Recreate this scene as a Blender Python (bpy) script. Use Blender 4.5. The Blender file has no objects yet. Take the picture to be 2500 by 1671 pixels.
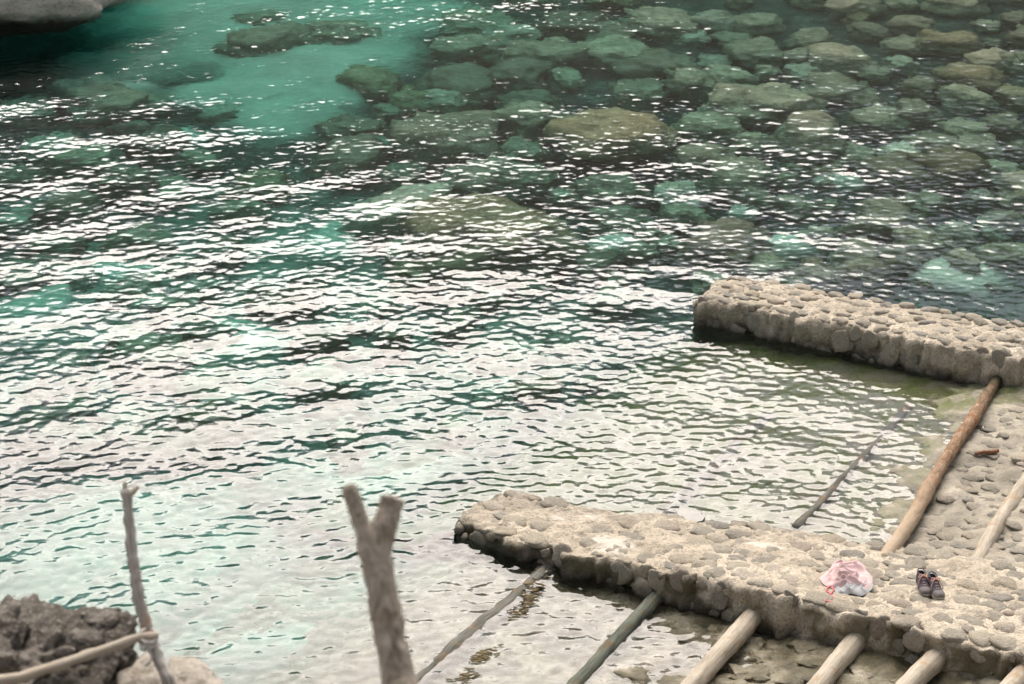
import bpy, bmesh, math, random
import numpy as np
from mathutils import Vector, Matrix

random.seed(7)
RNG = np.random.default_rng(11)
sc = bpy.context.scene
COL = sc.collection
R = math.radians

# ------------------------------------------------------------------ camera
CAM_H = 9.6
PITCH = 23.3
FPX = 5100.0                      # focal length in photo pixels (2500 wide)
cam = bpy.data.cameras.new('camera')
cam.lens = 36.0 * FPX / 2500.0
cam.sensor_width = 36.0
cam.clip_end = 2000
cam.dof.use_dof = True
cam.dof.focus_distance = 20.5
cam.dof.aperture_fstop = 3.0
camo = bpy.data.objects.new('camera', cam)
camo.location = (0, 0, CAM_H)
camo.rotation_euler = (R(90 - PITCH), 0, 0)
COL.objects.link(camo)
sc.camera = camo

# ------------------------------------------------------------------ sky, sun, exposure
SUN_EL, SUN_AZ = 49.0, -6.0
w = bpy.data.worlds.new('World')
sc.world = w
w.use_nodes = True
nt = w.node_tree
bgn = nt.nodes['Background']
sky = nt.nodes.new('ShaderNodeTexSky')
sky.sky_type = 'NISHITA'
sky.sun_disc = False
sky.sun_elevation = R(SUN_EL)
sky.sun_rotation = R(SUN_AZ)
sky.air_density = 1.0
sky.dust_density = 1.0
hs = nt.nodes.new('ShaderNodeHueSaturation')     # thin even overcast takes the blue out
hs.inputs['Saturation'].default_value = 0.28
nt.links.new(sky.outputs[0], hs.inputs['Color'])
nt.links.new(hs.outputs[0], bgn.inputs['Color'])
bgn.inputs['Strength'].default_value = 0.075
sun = bpy.data.lights.new('sun', 'SUN')
sun.energy = 2.7
sun.angle = R(52)
sun.color = (1.0, 0.90, 0.81)
suno = bpy.data.objects.new('sun', sun)
dv = Vector((math.sin(R(SUN_AZ)) * math.cos(R(SUN_EL)), math.cos(R(SUN_AZ)) * math.cos(R(SUN_EL)), math.sin(R(SUN_EL))))
suno.rotation_euler = (-dv).to_track_quat('-Z', 'Y').to_euler()
suno.location = (0, 0, 30)
COL.objects.link(suno)
sc.view_settings.view_transform = 'Standard'
sc.view_settings.look = 'None'
sc.view_settings.gamma = 1
sc.view_settings.use_curve_mapping = False
sc.view_settings.exposure = 1.18

# ------------------------------------------------------------------ helpers
PT = R(PITCH)
def ray(px, py):
    dx = (px - 1250) / FPX
    dy = -(py - 835.5) / FPX
    return np.array([dx, math.cos(PT) + dy * math.sin(PT), -math.sin(PT) + dy * math.cos(PT)])
def at(px, py, z=0.0):
    d = ray(px, py)
    return np.array([0, 0, CAM_H]) + d * ((z - CAM_H) / d[2])
def at_range(px, py, r):
    d = ray(px, py)
    return np.array([0, 0, CAM_H]) + d / np.linalg.norm(d) * r
def at_sea(px, py, z):
    """point on the sea bed seen through the water surface (Snell)"""
    p = at(px, py, 0)
    d = ray(px, py); d = d / np.linalg.norm(d)
    h = d[:2] / 1.333
    v = -math.sqrt(1 - h @ h)
    return p + np.array([h[0], h[1], v]) * (z / v)

def _hash(ix, iy, iz, seed):
    n = (ix * 374761393 + iy * 668265263 + iz * 2147483647 + seed * 1274126177) & 0xFFFFFFFF
    n = ((n ^ (n >> 13)) * 1274126177) & 0xFFFFFFFF
    n = n ^ (n >> 16)
    return (n & 0xFFFFFF) / float(0xFFFFFF) * 2 - 1
def vnoise(p, seed=0):
    p = np.asarray(p, float)
    i = np.floor(p).astype(np.int64)
    f = p - i
    u = f * f * f * (f * (f * 6 - 15) + 10)
    out = 0
    for dx in (0, 1):
        for dy in (0, 1):
            for dz in (0, 1):
                wgt = (u[..., 0] if dx else 1 - u[..., 0]) * (u[..., 1] if dy else 1 - u[..., 1]) * (u[..., 2] if dz else 1 - u[..., 2])
                out = out + wgt * _hash(i[..., 0] + dx, i[..., 1] + dy, i[..., 2] + dz, seed)
    return out
def fbm(p, octv=4, seed=0, gain=0.5):
    p = np.asarray(p, float)
    a, o = 1.0, 0
    for k in range(octv):
        o = o + a * vnoise(p * (2.03 ** k) + 17.3 * k, seed + k)
        a *= gain
    return o
def fbm2(x, y, scale, octv=4, seed=0, gain=0.5):
    return fbm(np.stack([x * scale, y * scale, np.zeros_like(x)], -1), octv, seed, gain)
def sstep(a, b, x):
    t = np.clip((x - a) / (b - a), 0, 1)
    return t * t * (3 - 2 * t)

def mesh_obj(name, verts, faces, mat=None, parent=None, smooth=True, uv=None, link=True):
    me = bpy.data.meshes.new(name)
    verts = np.asarray(verts, dtype=np.float32)
    if isinstance(faces, np.ndarray):
        nf, k = faces.shape
        me.vertices.add(len(verts)); me.vertices.foreach_set('co', verts.ravel())
        me.loops.add(nf * k); me.loops.foreach_set('vertex_index', faces.astype(np.int32).ravel())
        me.polygons.add(nf)
        me.polygons.foreach_set('loop_start', np.arange(0, nf * k, k, dtype=np.int32))
        me.update(calc_edges=True)
    else:
        me.from_pydata(verts.tolist(), [], faces)
        me.update()
    if smooth:
        me.polygons.foreach_set('use_smooth', np.ones(len(me.polygons), dtype=bool))
    if uv is not None:
        l = me.uv_layers.new(name='UVMap')
        idx = np.empty(len(me.loops), dtype=np.int32); me.loops.foreach_get('vertex_index', idx)
        l.data.foreach_set('uv', np.asarray(uv, dtype=np.float32)[idx].ravel())
    if mat: me.materials.append(mat)
    o = bpy.data.objects.new(name, me)
    if link: COL.objects.link(o)
    if parent: o.parent = parent
    return o
def inst(name, me, parent, mw):
    o = bpy.data.objects.new(name, me)
    COL.objects.link(o)
    o.parent = parent
    o.matrix_local = mw
    return o
def empty(name, loc):
    o = bpy.data.objects.new(name, None)
    o.location = loc; o.empty_display_size = 0.2
    COL.objects.link(o)
    return o
def tag(o, label=None, cat=None, group=None, kind=None):
    if label: o['label'] = label
    if cat: o['category'] = cat
    if group: o['group'] = group
    if kind: o['kind'] = kind
    return o
def grid_faces(nu, nv, flip=False):
    a = np.arange((nu - 1) * (nv - 1))
    i = a // (nv - 1) * nv + a % (nv - 1)
    f = np.stack([i, i + nv, i + nv + 1, i + 1], -1)
    return f[:, ::-1].copy() if flip else f
def vcol(o, name, vals):
    at_ = o.data.attributes.new(name, 'FLOAT', 'POINT')
    at_.data.foreach_set('value', np.asarray(vals, dtype=np.float32).ravel())

def spline(pts, n):
    """Catmull-Rom through pts (any dimension), n samples"""
    P = np.asarray(pts, float)
    P = np.vstack([2 * P[0] - P[1], P, 2 * P[-1] - P[-2]])
    m = len(P) - 3
    out = []
    for t in np.linspace(0, m - 1e-6, n):
        i = int(t); f = t - i
        a, b, c, d = P[i:i + 4]
        out.append(0.5 * ((2 * b) + (-a + c) * f + (2 * a - 5 * b + 4 * c - d) * f * f + (-a + 3 * b - 3 * c + d) * f ** 3))
    return np.array(out)
def tube_data(path, radii, seg=14, rough=0.0, seed=0, rscale=12):
    path = np.asarray(path, float); n = len(path)
    radii = np.broadcast_to(np.asarray(radii, float), (n,))
    T = np.gradient(path, axis=0); T /= np.linalg.norm(T, axis=1)[:, None]
    up = np.array([0, 0, 1.0]) if abs(T[0][2]) < .9 else np.array([0, 1.0, 0])
    N = np.cross(T[0], up); N /= np.linalg.norm(N)
    V, UV = [], []
    L = 0
    for i in range(n):
        N = N - T[i] * (N @ T[i]); N /= np.linalg.norm(N)
        B = np.cross(T[i], N)
        if i: L += np.linalg.norm(path[i] - path[i - 1])
        for k in range(seg):
            a = 2 * math.pi * k / seg
            V.append(path[i] + (math.cos(a) * N + math.sin(a) * B) * radii[i]); UV.append((k / seg, L))
    V = np.array(V); UV = np.array(UV)
    if rough:
        c = np.repeat(path, seg, axis=0)
        d = V - c; ln = np.linalg.norm(d, axis=1)[:, None] + 1e-9
        V = V + d / ln * (fbm(V * rscale, 3, seed) * rough)[:, None]
    F = []
    for i in range(n - 1):
        for k in range(seg):
            k2 = (k + 1) % seg
            F.append((i * seg + k, i * seg + k2, (i + 1) * seg + k2, (i + 1) * seg + k))
    a0 = len(V); V = np.vstack([V, path[0] - T[0] * radii[0] * .25, path[-1] + T[-1] * radii[-1] * .25]); UV = np.vstack([UV, (0, 0), (0, L)])
    for k in range(seg):
        F.append((a0, (k + 1) % seg, k)); F.append((a0 + 1, (n - 1) * seg + k, (n - 1) * seg + (k + 1) % seg))
    return V, F, UV
def tube(name, path, radii, mat, parent=None, seg=14, rough=0.0, seed=0, rscale=12):
    V, F, UV = tube_data(path, radii, seg, rough, seed, rscale)
    return mesh_obj(name, V, F, mat, parent, True, UV)

_ico = {}
def ico(sub):
    if sub not in _ico:
        bm = bmesh.new(); bmesh.ops.create_icosphere(bm, subdivisions=sub, radius=1)
        _ico[sub] = (np.array([v.co[:] for v in bm.verts]), np.array([[v.index for v in f.verts] for f in bm.faces])); bm.free()
    return _ico[sub]
def rock_data(sub, seed, rough=0.25, sc_=1.3, flat=0.0, boxy=0.0):
    V, F = ico(sub)
    V = V.copy()
    if boxy:
        m = np.max(np.abs(V), axis=1)[:, None]
        V = V * (1 - boxy) + V / m * 0.82 * boxy
    V = V * (1 + rough * fbm(V * sc_ + seed * 3.7, 4, seed))[:, None]
    if flat: V[:, 2] = np.where(V[:, 2] > 0, np.tanh(V[:, 2] / flat) * flat, V[:, 2])
    return V, F

# ------------------------------------------------------------------ node materials
class NM:
    def __init__(s, name):
        s.m = bpy.data.materials.new(name); s.m.use_nodes = True
        s.t = s.m.node_tree; s.b = s.t.nodes['Principled BSDF']; s.out = s.t.nodes['Material Output']
        s.b.inputs['Roughness'].default_value = .85
        s.b.inputs['Specular IOR Level'].default_value = .3
    def n(s, typ, **kw):
        nd = s.t.nodes.new('ShaderNode' + typ)
        for k, v in kw.items():
            if k.startswith('_'): setattr(nd, k[1:], v)
            else: nd.inputs[k.replace('9', ' ')].default_value = v
        return nd
    def l(s, a, b): s.t.links.new(a, b)
    def coord(s, which='Position', scale=(1, 1, 1)):
        if which == 'Position': o = s.n('NewGeometry').outputs['Position']
        else: o = s.n('TexCoord').outputs[which]
        mp = s.n('Mapping'); mp.inputs['Scale'].default_value = scale
        s.l(o, mp.inputs['Vector']); return mp.outputs[0]
    def noise(s, vec, scale, detail=4, rough=.6, dist=0):
        nd = s.n('TexNoise', Scale=scale, Detail=detail, Roughness=rough, Distortion=dist); s.l(vec, nd.inputs['Vector']); return nd.outputs['Fac']
    def ramp(s, fac, stops):
        nd = s.n('ValToRGB'); r = nd.color_ramp
        while len(r.elements) > 1: r.elements.remove(r.elements[-1])
        for i, (p, c) in enumerate(stops):
            e = r.elements[0] if i == 0 else r.elements.new(p)
            e.position = p; e.color = (c, c, c, 1) if isinstance(c, (int, float)) else (*c, 1)
        s.l(fac, nd.inputs[0]); return nd.outputs[0]
    def mix(s, fac, a, b, typ='MIX'):
        nd = s.n('Mix', _data_type='RGBA', _blend_type=typ)
        for v, idx in ((fac, 0), (a, 6), (b, 7)):
            if hasattr(v, 'is_linked'): s.l(v, nd.inputs[idx])
            else: nd.inputs[idx].default_value = v if idx == 0 else (*v, 1)
        return nd.outputs[2]
    def math(s, op, a, b=0.5):
        nd = s.n('Math', _operation=op)
        for v, i in ((a, 0), (b, 1)):
            if hasattr(v, 'is_linked'): s.l(v, nd.inputs[i])
            else: nd.inputs[i].default_value = v
        return nd.outputs[0]
    def bump(s, h, strength=.5, dist=.02):
        nd = s.n('Bump', Strength=strength, Distance=dist); s.l(h, nd.inputs['Height']); s.l(nd.outputs[0], s.b.inputs['Normal']); return nd
    def color(s, c):
        s.l(c, s.b.inputs['Base Color'])
    def z(s):
        sx = s.n('SeparateXYZ'); s.l(s.n('NewGeometry').outputs['Position'], sx.inputs[0]); return sx.outputs[2]
    def attr(s, name): return s.n('Attribute', _attribute_name=name).outputs['Fac']
    def rand(s): return s.n('ObjectInfo').outputs['Random']

def tide_band(m, col, top=.09, soft=.1, dark=(.035, .032, .024)):
    """dark film of weed and damp left by the tide on stone close to the water"""
    zz = m.math('ADD', m.z(), m.math('MULTIPLY', m.math('SUBTRACT', m.noise(m.coord(), 5, 3), .5), .22))
    f = m.n('MapRange', _clamp=True); f.inputs['From Min'].default_value = top - soft; f.inputs['From Max'].default_value = top + soft
    m.l(zz, f.inputs['Value'])
    inv = m.math('SUBTRACT', 1.0, f.outputs[0])
    rg = m.math('SUBTRACT', .88, m.math('MULTIPLY', inv, .5)); m.l(rg, m.b.inputs['Roughness'])
    return m.mix(m.math('MULTIPLY', inv, .9), col, dark)

def mat_mortar():
    m = NM('lime_mortar'); c = m.coord()
    big = m.noise(c, 1.7, 5, .65); fine = m.noise(c, 38, 4, .7); med = m.noise(c, 9, 4, .6)
    col = m.ramp(big, [(.3, (.41, .35, .265)), (.5, (.57, .495, .385)), (.7, (.69, .61, .49))])
    col = m.mix(m.ramp(med, [(.42, 0.0), (.7, .55)]), col, (.38, .33, .26))
    col = m.mix(m.ramp(fine, [(.48, 0.0), (.66, .75)]), col, (.20, .175, .14))
    col = m.mix(m.attr('lime'), col, (.68, .63, .55))
    col = m.mix(m.attr('algae'), col, (.13, .115, .06))
    col = tide_band(m, col)
    m.color(col)
    m.bump(m.math('ADD', m.math('MULTIPLY', fine, .6), med), 1.0, .035)
    return m.m
def mat_stone():
    m = NM('cobble_stone'); c = m.coord()
    r = m.rand()
    base = m.ramp(r, [(0, (.27, .245, .2)), (.2, (.31, .28, .225)), (.4, (.40, .355, .275)), (.55, (.25, .235, .205)), (.72, (.36, .31, .235)), (.88, (.45, .40, .325)), (1, (.29, .24, .19))])
    sp = m.noise(c, 60, 3, .7); md = m.noise(c, 14, 4, .65)
    col = m.mix(m.ramp(sp, [(.45, 0.0), (.75, .6)]), base, (.09, .085, .075))
    col = m.mix(m.ramp(md, [(.5, 0.0), (.72, .55)]), col, (.48, .43, .34))
    col = tide_band(m, col, .025, .07)
    m.color(col); m.bump(m.math('ADD', sp, md), .7, .025)
    return m.m
def mat_ramp():
    m = NM('slipway_stone'); c = m.coord()
    big = m.noise(c, 1.3, 5, .6); med = m.noise(c, 7, 5, .65); fine = m.noise(c, 45, 3, .7)
    col = m.ramp(big, [(.3, (.25, .225, .175)), (.52, (.39, .35, .28)), (.7, (.50, .45, .37))])
    col = m.mix(m.ramp(med, [(.45, 0.0), (.7, .7)]), col, (.20, .185, .15))
    col = m.mix(m.ramp(fine, [(.5, 0.0), (.75, .5)]), col, (.17, .15, .12))
    weed = m.mix(m.noise(c, 20, 3), (.035, .055, .01), (.17, .19, .055))
    wf = m.math('MULTIPLY', m.attr('weed'), m.ramp(m.noise(c, 3.2, 5, .7), [(.40, 0.0), (.58, 1.0)]))
    col = tide_band(m, col, .0, .05, (.13, .12, .075))
    col = m.mix(wf, col, weed)
    m.color(col); m.bump(m.math('ADD', m.math('MULTIPLY', fine, .4), med), .7, .03)
    return m.m
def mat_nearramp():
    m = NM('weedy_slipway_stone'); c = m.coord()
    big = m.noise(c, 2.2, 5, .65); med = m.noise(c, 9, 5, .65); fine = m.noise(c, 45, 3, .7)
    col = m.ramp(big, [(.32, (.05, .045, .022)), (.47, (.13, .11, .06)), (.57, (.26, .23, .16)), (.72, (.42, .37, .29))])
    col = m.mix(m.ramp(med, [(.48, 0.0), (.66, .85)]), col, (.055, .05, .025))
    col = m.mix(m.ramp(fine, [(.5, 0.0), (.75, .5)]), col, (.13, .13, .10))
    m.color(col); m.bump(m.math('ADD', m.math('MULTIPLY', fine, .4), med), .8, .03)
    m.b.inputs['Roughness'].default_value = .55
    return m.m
def mat_seabed():
    m = NM('sea_floor'); c = m.coord()
    s = m.attr('sand')
    sand = m.ramp(m.noise(c, 1.1, 5, .6), [(.3, (.42, .40, .32)), (.7, (.60, .57, .46))])
    rub = m.ramp(m.noise(c, 2.3, 5, .7), [(.35, (.028, .033, .028)), (.55, (.068, .074, .06)), (.75, (.16, .165, .125))])
    f = m.math('ADD', s, m.math('MULTIPLY', m.math('SUBTRACT', m.noise(c, 1.6, 5, .7), .5), .8))
    f = m.ramp(f, [(.25, 0.0), (.78, 1.0)])
    m.color(m.mix(f, rub, sand)); m.bump(m.noise(c, 6, 4), .5, .06)
    return m.m
def mat_boulder(name, a, b, dk):
    m = NM(name); c = m.coord()
    n1 = m.noise(c, 2.2, 5, .65); n2 = m.noise(c, 7, 6, .75)
    hsv = m.n('HueSaturation'); m.l(m.math('ADD', .6, m.math('MULTIPLY', m.rand(), .7)), hsv.inputs['Value'])
    m.l(m.ramp(n1, [(.32, a), (.68, b)]), hsv.inputs['Color'])
    col = m.mix(m.ramp(n2, [(.45, 0.0), (.72, .75)]), hsv.outputs[0], dk)
    m.color(col); m.bump(m.math('ADD', n1, n2), .6, .05)
    return m.m
def mat_rock(name, stops, dk, pale):
    m = NM(name); c = m.coord()
    n1 = m.noise(c, 2.6, 6, .7); n2 = m.noise(c, 13, 5, .7); n3 = m.noise(c, 60, 3, .7)
    col = m.ramp(n1, stops)
    col = m.mix(m.ramp(n2, [(.47, 0.0), (.66, .85)]), col, dk)
    col = m.mix(m.ramp(n3, [(.56, 0.0), (.72, .75)]), col, pale)
    m.color(col); m.bump(m.math('ADD', m.math('MULTIPLY', n3, .4), n2), .8, .03)
    return m.m
def mat_wood(name, light, mid, dark, su=5, sv=1.2, spots=None):
    m = NM(name); c = m.coord('UV', (su, sv, 1))
    g = m.noise(c, 3, 6, .7, .4); g2 = m.noise(m.coord('UV', (su * 4, sv * 1.5, 1)), 3, 4, .7); b = m.noise(m.coord(), 6, 4, .6)
    col = m.ramp(g, [(.3, dark), (.48, mid), (.68, light)])
    col = m.mix(m.ramp(g2, [(.52, 0.0), (.7, .7)]), col, dark)
    if spots: col = m.mix(m.ramp(b, [(.55, 0.0), (.68, .8)]), col, spots)
    m.color(col); m.bump(m.math('ADD', g, m.math('MULTIPLY', g2, .6)), .7, .012)
    return m.m
def mat_plain(name, col, var=.25, scale=20, rough=.85, bump=.3):
    m = NM(name); n = m.noise(m.coord(), scale, 4, .65)
    a = tuple(v * (1 - var) for v in col); b = tuple(min(1, v * (1 + var)) for v in col)
    m.color(m.ramp(n, [(.3, a), (.7, b)])); m.b.inputs['Roughness'].default_value = rough
    m.bump(n, bump, .01); return m.m
def mat_water():
    m = NM('sea_water'); m.t.nodes.remove(m.b)
    g = m.n('BsdfGlass', IOR=1.333, Roughness=0.0)
    g.inputs['Color'].default_value = (1, 1, 1, 1)
    c = m.coord('Position', (1, 1.5, 1))
    h = m.noise(c, 7, 2, .5, .5)
    bp = m.n('Bump', Strength=.5, Distance=.006); m.l(h, bp.inputs['Height']); m.l(bp.outputs[0], g.inputs['Normal'])
    m.l(g.outputs[0], m.out.inputs['Surface'])
    va = m.n('VolumeAbsorption', Density=.46); va.inputs['Color'].default_value = (.22, .80, .775, 1)
    m.l(va.outputs[0], m.out.inputs['Volume'])
    return m.m

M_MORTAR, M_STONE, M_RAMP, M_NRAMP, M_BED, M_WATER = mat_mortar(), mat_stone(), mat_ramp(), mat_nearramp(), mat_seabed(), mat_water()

# ------------------------------------------------------------------ setting: sea bed
P0 = np.array([-.51, 17.6]); E1 = np.array([.85, -.527]); E2 = np.array([.527, .85])
def st(x, y):
    return (x - P0[0]) * E1[0] + (y - P0[1]) * E1[1], (x - P0[0]) * E2[0] + (y - P0[1]) * E2[1]
def xy(s, t):
    return P0[0] + E1[0] * s + E2[0] * t, P0[1] + E1[1] * s + E2[1] * t

def bed_depth(x, y):
    z = -2.3 + 1.0 * sstep(-3, 8, x) + .25 * sstep(30, 44, y) * sstep(0, 8, x)
    z = z - .5 * sstep(-6, -10, x)
    s, t = st(x, y)
    z = z + .75 * sstep(-4, 1, s) * sstep(12, 6, t)
    z = z + .5 * sstep(20, 14, y) * sstep(-8, -1, x)
    return z
SAND = [(520, 40, 260, 70), (820, 30, 330, 60), (700, 140, 180, 70), (500, 100, 230, 60), (850, 120, 170, 70), (560, 225, 150, 35), (700, 280, 150, 50), (640, 200, 140, 40),
        (330, 140, 180, 40), (830, 575, 75, 55), (250, 210, 130, 25), (1000, 25, 160, 30), (780, 210, 130, 50), (1150, 640, 110, 35), (330, 650, 160, 40), (880, 330, 70, 30),
        (420, 330, 70, 25), (1500, 620, 70, 25), (1900, 640, 120, 30), (2320, 720, 110, 50), (300, 1350, 420, 240, .55), (900, 1150, 300, 120, .5), (520, 740, 650, 330, .46), (1150, 880, 420, 200, .40), (200, 420, 260, 130, .36), (560, 820, 150, 50), (80, 720, 120, 60), (2050, 480, 60, 20), (1760, 300, 40, 15), (700, 1560, 380, 160, .5)]
gx = np.concatenate([[-70, -45, -30], np.arange(-22, 22.01, .22), [30, 45, 70]])
gy = np.concatenate([[6, 8], np.arange(10, 62.01, .22), [70, 90, 125]])
X, Y = np.meshgrid(gx, gy, indexing='ij')
Z = bed_depth(X, Y) + .16 * fbm2(X, Y, .7, 4, 3)
sand = np.zeros_like(X)
for (cx, cy, rx, ry, *am) in SAND:
    c = at_sea(cx, cy, -1.9); ex = at_sea(cx + rx, cy, -1.9); ey = at_sea(cx, max(cy - ry, -60), -1.9)
    ax, ay = abs(ex[0] - c[0]), abs(ey[1] - c[1])
    sand = np.maximum(sand, (am[0] if am else 1.0) * sstep(1.7, .35, np.hypot((X - c[0]) / ax, (Y - c[1]) / ay)))
Z = Z + .45 * sand
bed = mesh_obj('seabed', np.stack([X, Y, Z], -1).reshape(-1, 3), grid_faces(len(gx), len(gy)), M_BED)
vcol(bed, 'sand', sand)
tag(bed, kind='structure')

# ------------------------------------------------------------------ setting: water surface with real ripples
NF, LF = 1280, 40.96
kx = 2 * np.pi * np.fft.fftfreq(NF, LF / NF)
KX, KY = np.meshgrid(kx, kx, indexing='ij')
KK = np.hypot(KX, KY) + 1e-9; PH = np.arctan2(KY, KX)
def field(lam, bw, ang, power, slope, seed):
    r = np.random.default_rng(seed)
    a = np.exp(-(np.log(KK / (2 * np.pi / lam)) / bw) ** 2 / 2) * (np.abs(np.cos(PH - ang)) ** power + .02) / KK
    H = a * (r.normal(size=KK.shape) + 1j * r.normal(size=KK.shape))
    h = np.real(np.fft.ifft2(H)); gx_ = np.real(np.fft.ifft2(1j * KX * H)); gy_ = np.real(np.fft.ifft2(1j * KY * H))
    return h * slope / math.sqrt(np.mean(gx_ ** 2 + gy_ ** 2))
aL, aR = R(90 + 27), R(90 - 24)
hL = field(1.6, .4, aL, 4, .019, 1) + field(.31, .55, aL, .35, .031, 2)
hR = field(1.5, .4, aR, 4, .014, 4) + field(.30, .55, aR, .35, .031, 5)
hS = field(.15, .42, R(90), .15, .037, 3)
dxy = LF / NF
fx = np.arange(-11.5, 11.5, dxy); fy = np.arange(10.5, 42.5, dxy)
ix = (np.round((fx + 18) / dxy).astype(int)) % NF; iy = (np.round((fy) / dxy).astype(int)) % NF
FX, FY = np.meshgrid(fx, fy, indexing='ij')
wr = sstep(-3.5, 4.5, FX + .12 * (FY - 25) + 1.2 * fbm2(FX, FY, .2, 2, 50))
hh = hL[np.ix_(ix, iy)] * np.sqrt(1 - wr) + hR[np.ix_(ix, iy)] * np.sqrt(wr)
gust = (1.2 - .12 * sstep(17, 26, FY)) * (1 + .45 * fbm2(FX, FY, .18, 3, 21)) * (1 + .14 * sstep(1, 7, np.abs(FX)) * sstep(24, 30, FY))
ps, pt = st(FX, FY)
calm = 1 - .1 * sstep(3.5, 2.0, pt) * sstep(-1, 1.5, ps)
pool = sstep(-1.5, .8, ps) * sstep(6.3, 5.6, pt)
near = sstep(22, 15, FY)
hh = (hh * (1 - .30 * pool - .12 * near) + hS[np.ix_(ix, iy)] * (1.08 + .5 * pool + .8 * near + .22 * sstep(25, 32, FY))) * gust
fade = np.minimum.reduce([sstep(-11.5, -10.8, FX), sstep(11.5, 10.8, FX), sstep(10.5, 11.5, FY), sstep(42.5, 41.5, FY)])
wx = np.concatenate([[-70, -40, -25, -16], fx, [16, 25, 40, 70]]); wy = np.concatenate([[6, 9], fy, [46, 55, 75, 125]])
WX, WY = np.meshgrid(wx, wy, indexing='ij'); WZ = np.zeros_like(WX)
WZ[4:-4, 2:-4] = hh * fade
nu, nv = len(wx), len(wy)
V = np.stack([WX, WY, WZ], -1).reshape(-1, 3)
b0 = len(V)
V = np.vstack([V, [(-70, 6, -7), (70, 6, -7), (70, 125, -7), (-70, 125, -7)]])
me_faces = grid_faces(nu, nv)
water = mesh_obj('sea_water', V, me_faces, M_WATER)
bm = bmesh.new(); bm.from_mesh(water.data); bm.verts.ensure_lookup_table()
B = [bm.verts[b0 + k] for k in range(4)]
bm.faces.new((B[0], B[3], B[2], B[1]))
idx = np.arange(nu * nv).reshape(nu, nv)
def side(ring, a, b): bm.faces.new([bm.verts[i] for i in ring] + [b, a])
side(idx[::-1, 0].tolist(), B[1], B[0]) if False else bm.faces.new([bm.verts[i] for i in idx[::-1, 0].tolist()] + [B[0], B[1]])
bm.faces.new([bm.verts[i] for i in idx[:, -1].tolist()] + [B[2], B[3]])
bm.faces.new([bm.verts[i] for i in idx[0, :].tolist()] + [B[3], B[0]])
bm.faces.new([bm.verts[i] for i in idx[-1, ::-1].tolist()] + [B[1], B[2]])
for f in bm.faces: f.smooth = len(f.verts) == 4 and f.calc_area() < 400
bm.to_mesh(water.data); bm.free()
tag(water, kind='structure')

# ------------------------------------------------------------------ setting: hill out of frame, added and raised to keep low ripple reflections dark
hx = np.linspace(-260, 260, 131); hy = np.linspace(74, 240, 70)
HX, HY = np.meshgrid(hx, hy, indexing='ij')
HZ = np.minimum((HY - 76) * .62, 64) * (1 + .10 * fbm2(HX, HY, .012, 3, 8)) + 2.0 * fbm2(HX, HY, .1, 4, 9) - 2
head = mesh_obj('unseen_headland', np.stack([HX, HY, HZ], -1).reshape(-1, 3), grid_faces(131, 70), mat_rock('unseen_headland_scrub', [(.35, (.035, .04, .02)), (.6, (.09, .085, .05)), (.75, (.2, .18, .13))], (.03, .035, .02), (.2, .18, .14)))
tag(head, kind='structure')

# ------------------------------------------------------------------ setting: cliff path under the camera
cx_ = np.linspace(-16, 16, 130); cy_ = np.linspace(-8, 11.5, 120)
CX, CY = np.meshgrid(cx_, cy_, indexing='ij')
def cliff_z(x, y):
    z = 8.0 - .48 * np.clip(y, 0, 20)
    z = z + np.where(y < 0, -y * .15, 0)
    edge = 8.35 + .35 * fbm2(x, y * 0, .35, 3, 60)
    z = z - 9 * sstep(edge, edge + 2.0, y)
    return z + .05 * fbm2(x, y, 1.3, 4, 61)
M_CLIFF = mat_rock('cliff_rock', [(.3, (.10, .085, .065)), (.55, (.19, .165, .13)), (.75, (.30, .27, .23))], (.05, .045, .035), (.36, .33, .28))
cliff = mesh_obj('cliff_path', np.stack([CX, CY, cliff_z(CX, CY)], -1).reshape(-1, 3), grid_faces(130, 120), M_CLIFF)
tag(cliff, kind='structure')

# ------------------------------------------------------------------ slipways
def s_log(t): return 3.71 - .128 * (t - 1.78)
def far_ramp_z(s, t):
    d = s - s_log(t)
    return np.where(d > 0, .02 + .085 * d, .02 + .10 * d) - 1.2 * sstep(.2, -1.6, s) + .05 * sstep(2.6, 1.6, t) * sstep(-.3, .3, d)
def near_ramp_z(s, t):
    return .085 * (s - 3.25) - 1.2 * sstep(.5, -1.2, s) + .03 * sstep(-1.2, 0, t) * sstep(3.5, 4.5, s)
def surf(zf, s, t, seed, amp):
    s, t = np.asarray(s, float), np.asarray(t, float)
    x, y = xy(s, t)
    return zf(s, t) + amp * fbm2(x, y, 3.2, 4, seed) + .017 * fbm2(x, y, 12, 3, seed + 9)
def slipway(name, s0, s1, t0, t1, zf, mat, seed, amp=.025, step=.05):
    ss = np.arange(s0, s1, step); tt = np.arange(t0, t1, step)
    S_, T_ = np.meshgrid(ss, tt, indexing='ij')
    x, y = xy(S_, T_)
    z = surf(zf, S_, T_, seed, amp)
    o = mesh_obj(name, np.stack([x, y, z], -1).reshape(-1, 3), grid_faces(len(ss), len(tt)), mat)
    tag(o, kind='structure')
    return o, S_, T_
fslip, S_, T_ = slipway('slipway', -2.4, 9, .7, 6.35, far_ramp_z, M_RAMP, 31, .035)
vcol(fslip, 'weed', np.clip(sstep(.1, -.5, S_ - s_log(T_)) * .8 + .85 * sstep(4.9, 5.9, T_) * sstep(1.2, .2, S_ - s_log(T_)), 0, 1))
nslip, _, _ = slipway('weedy_slipway', -1.8, 9, -6.5, .12, near_ramp_z, M_NRAMP, 37, .045)

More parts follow.
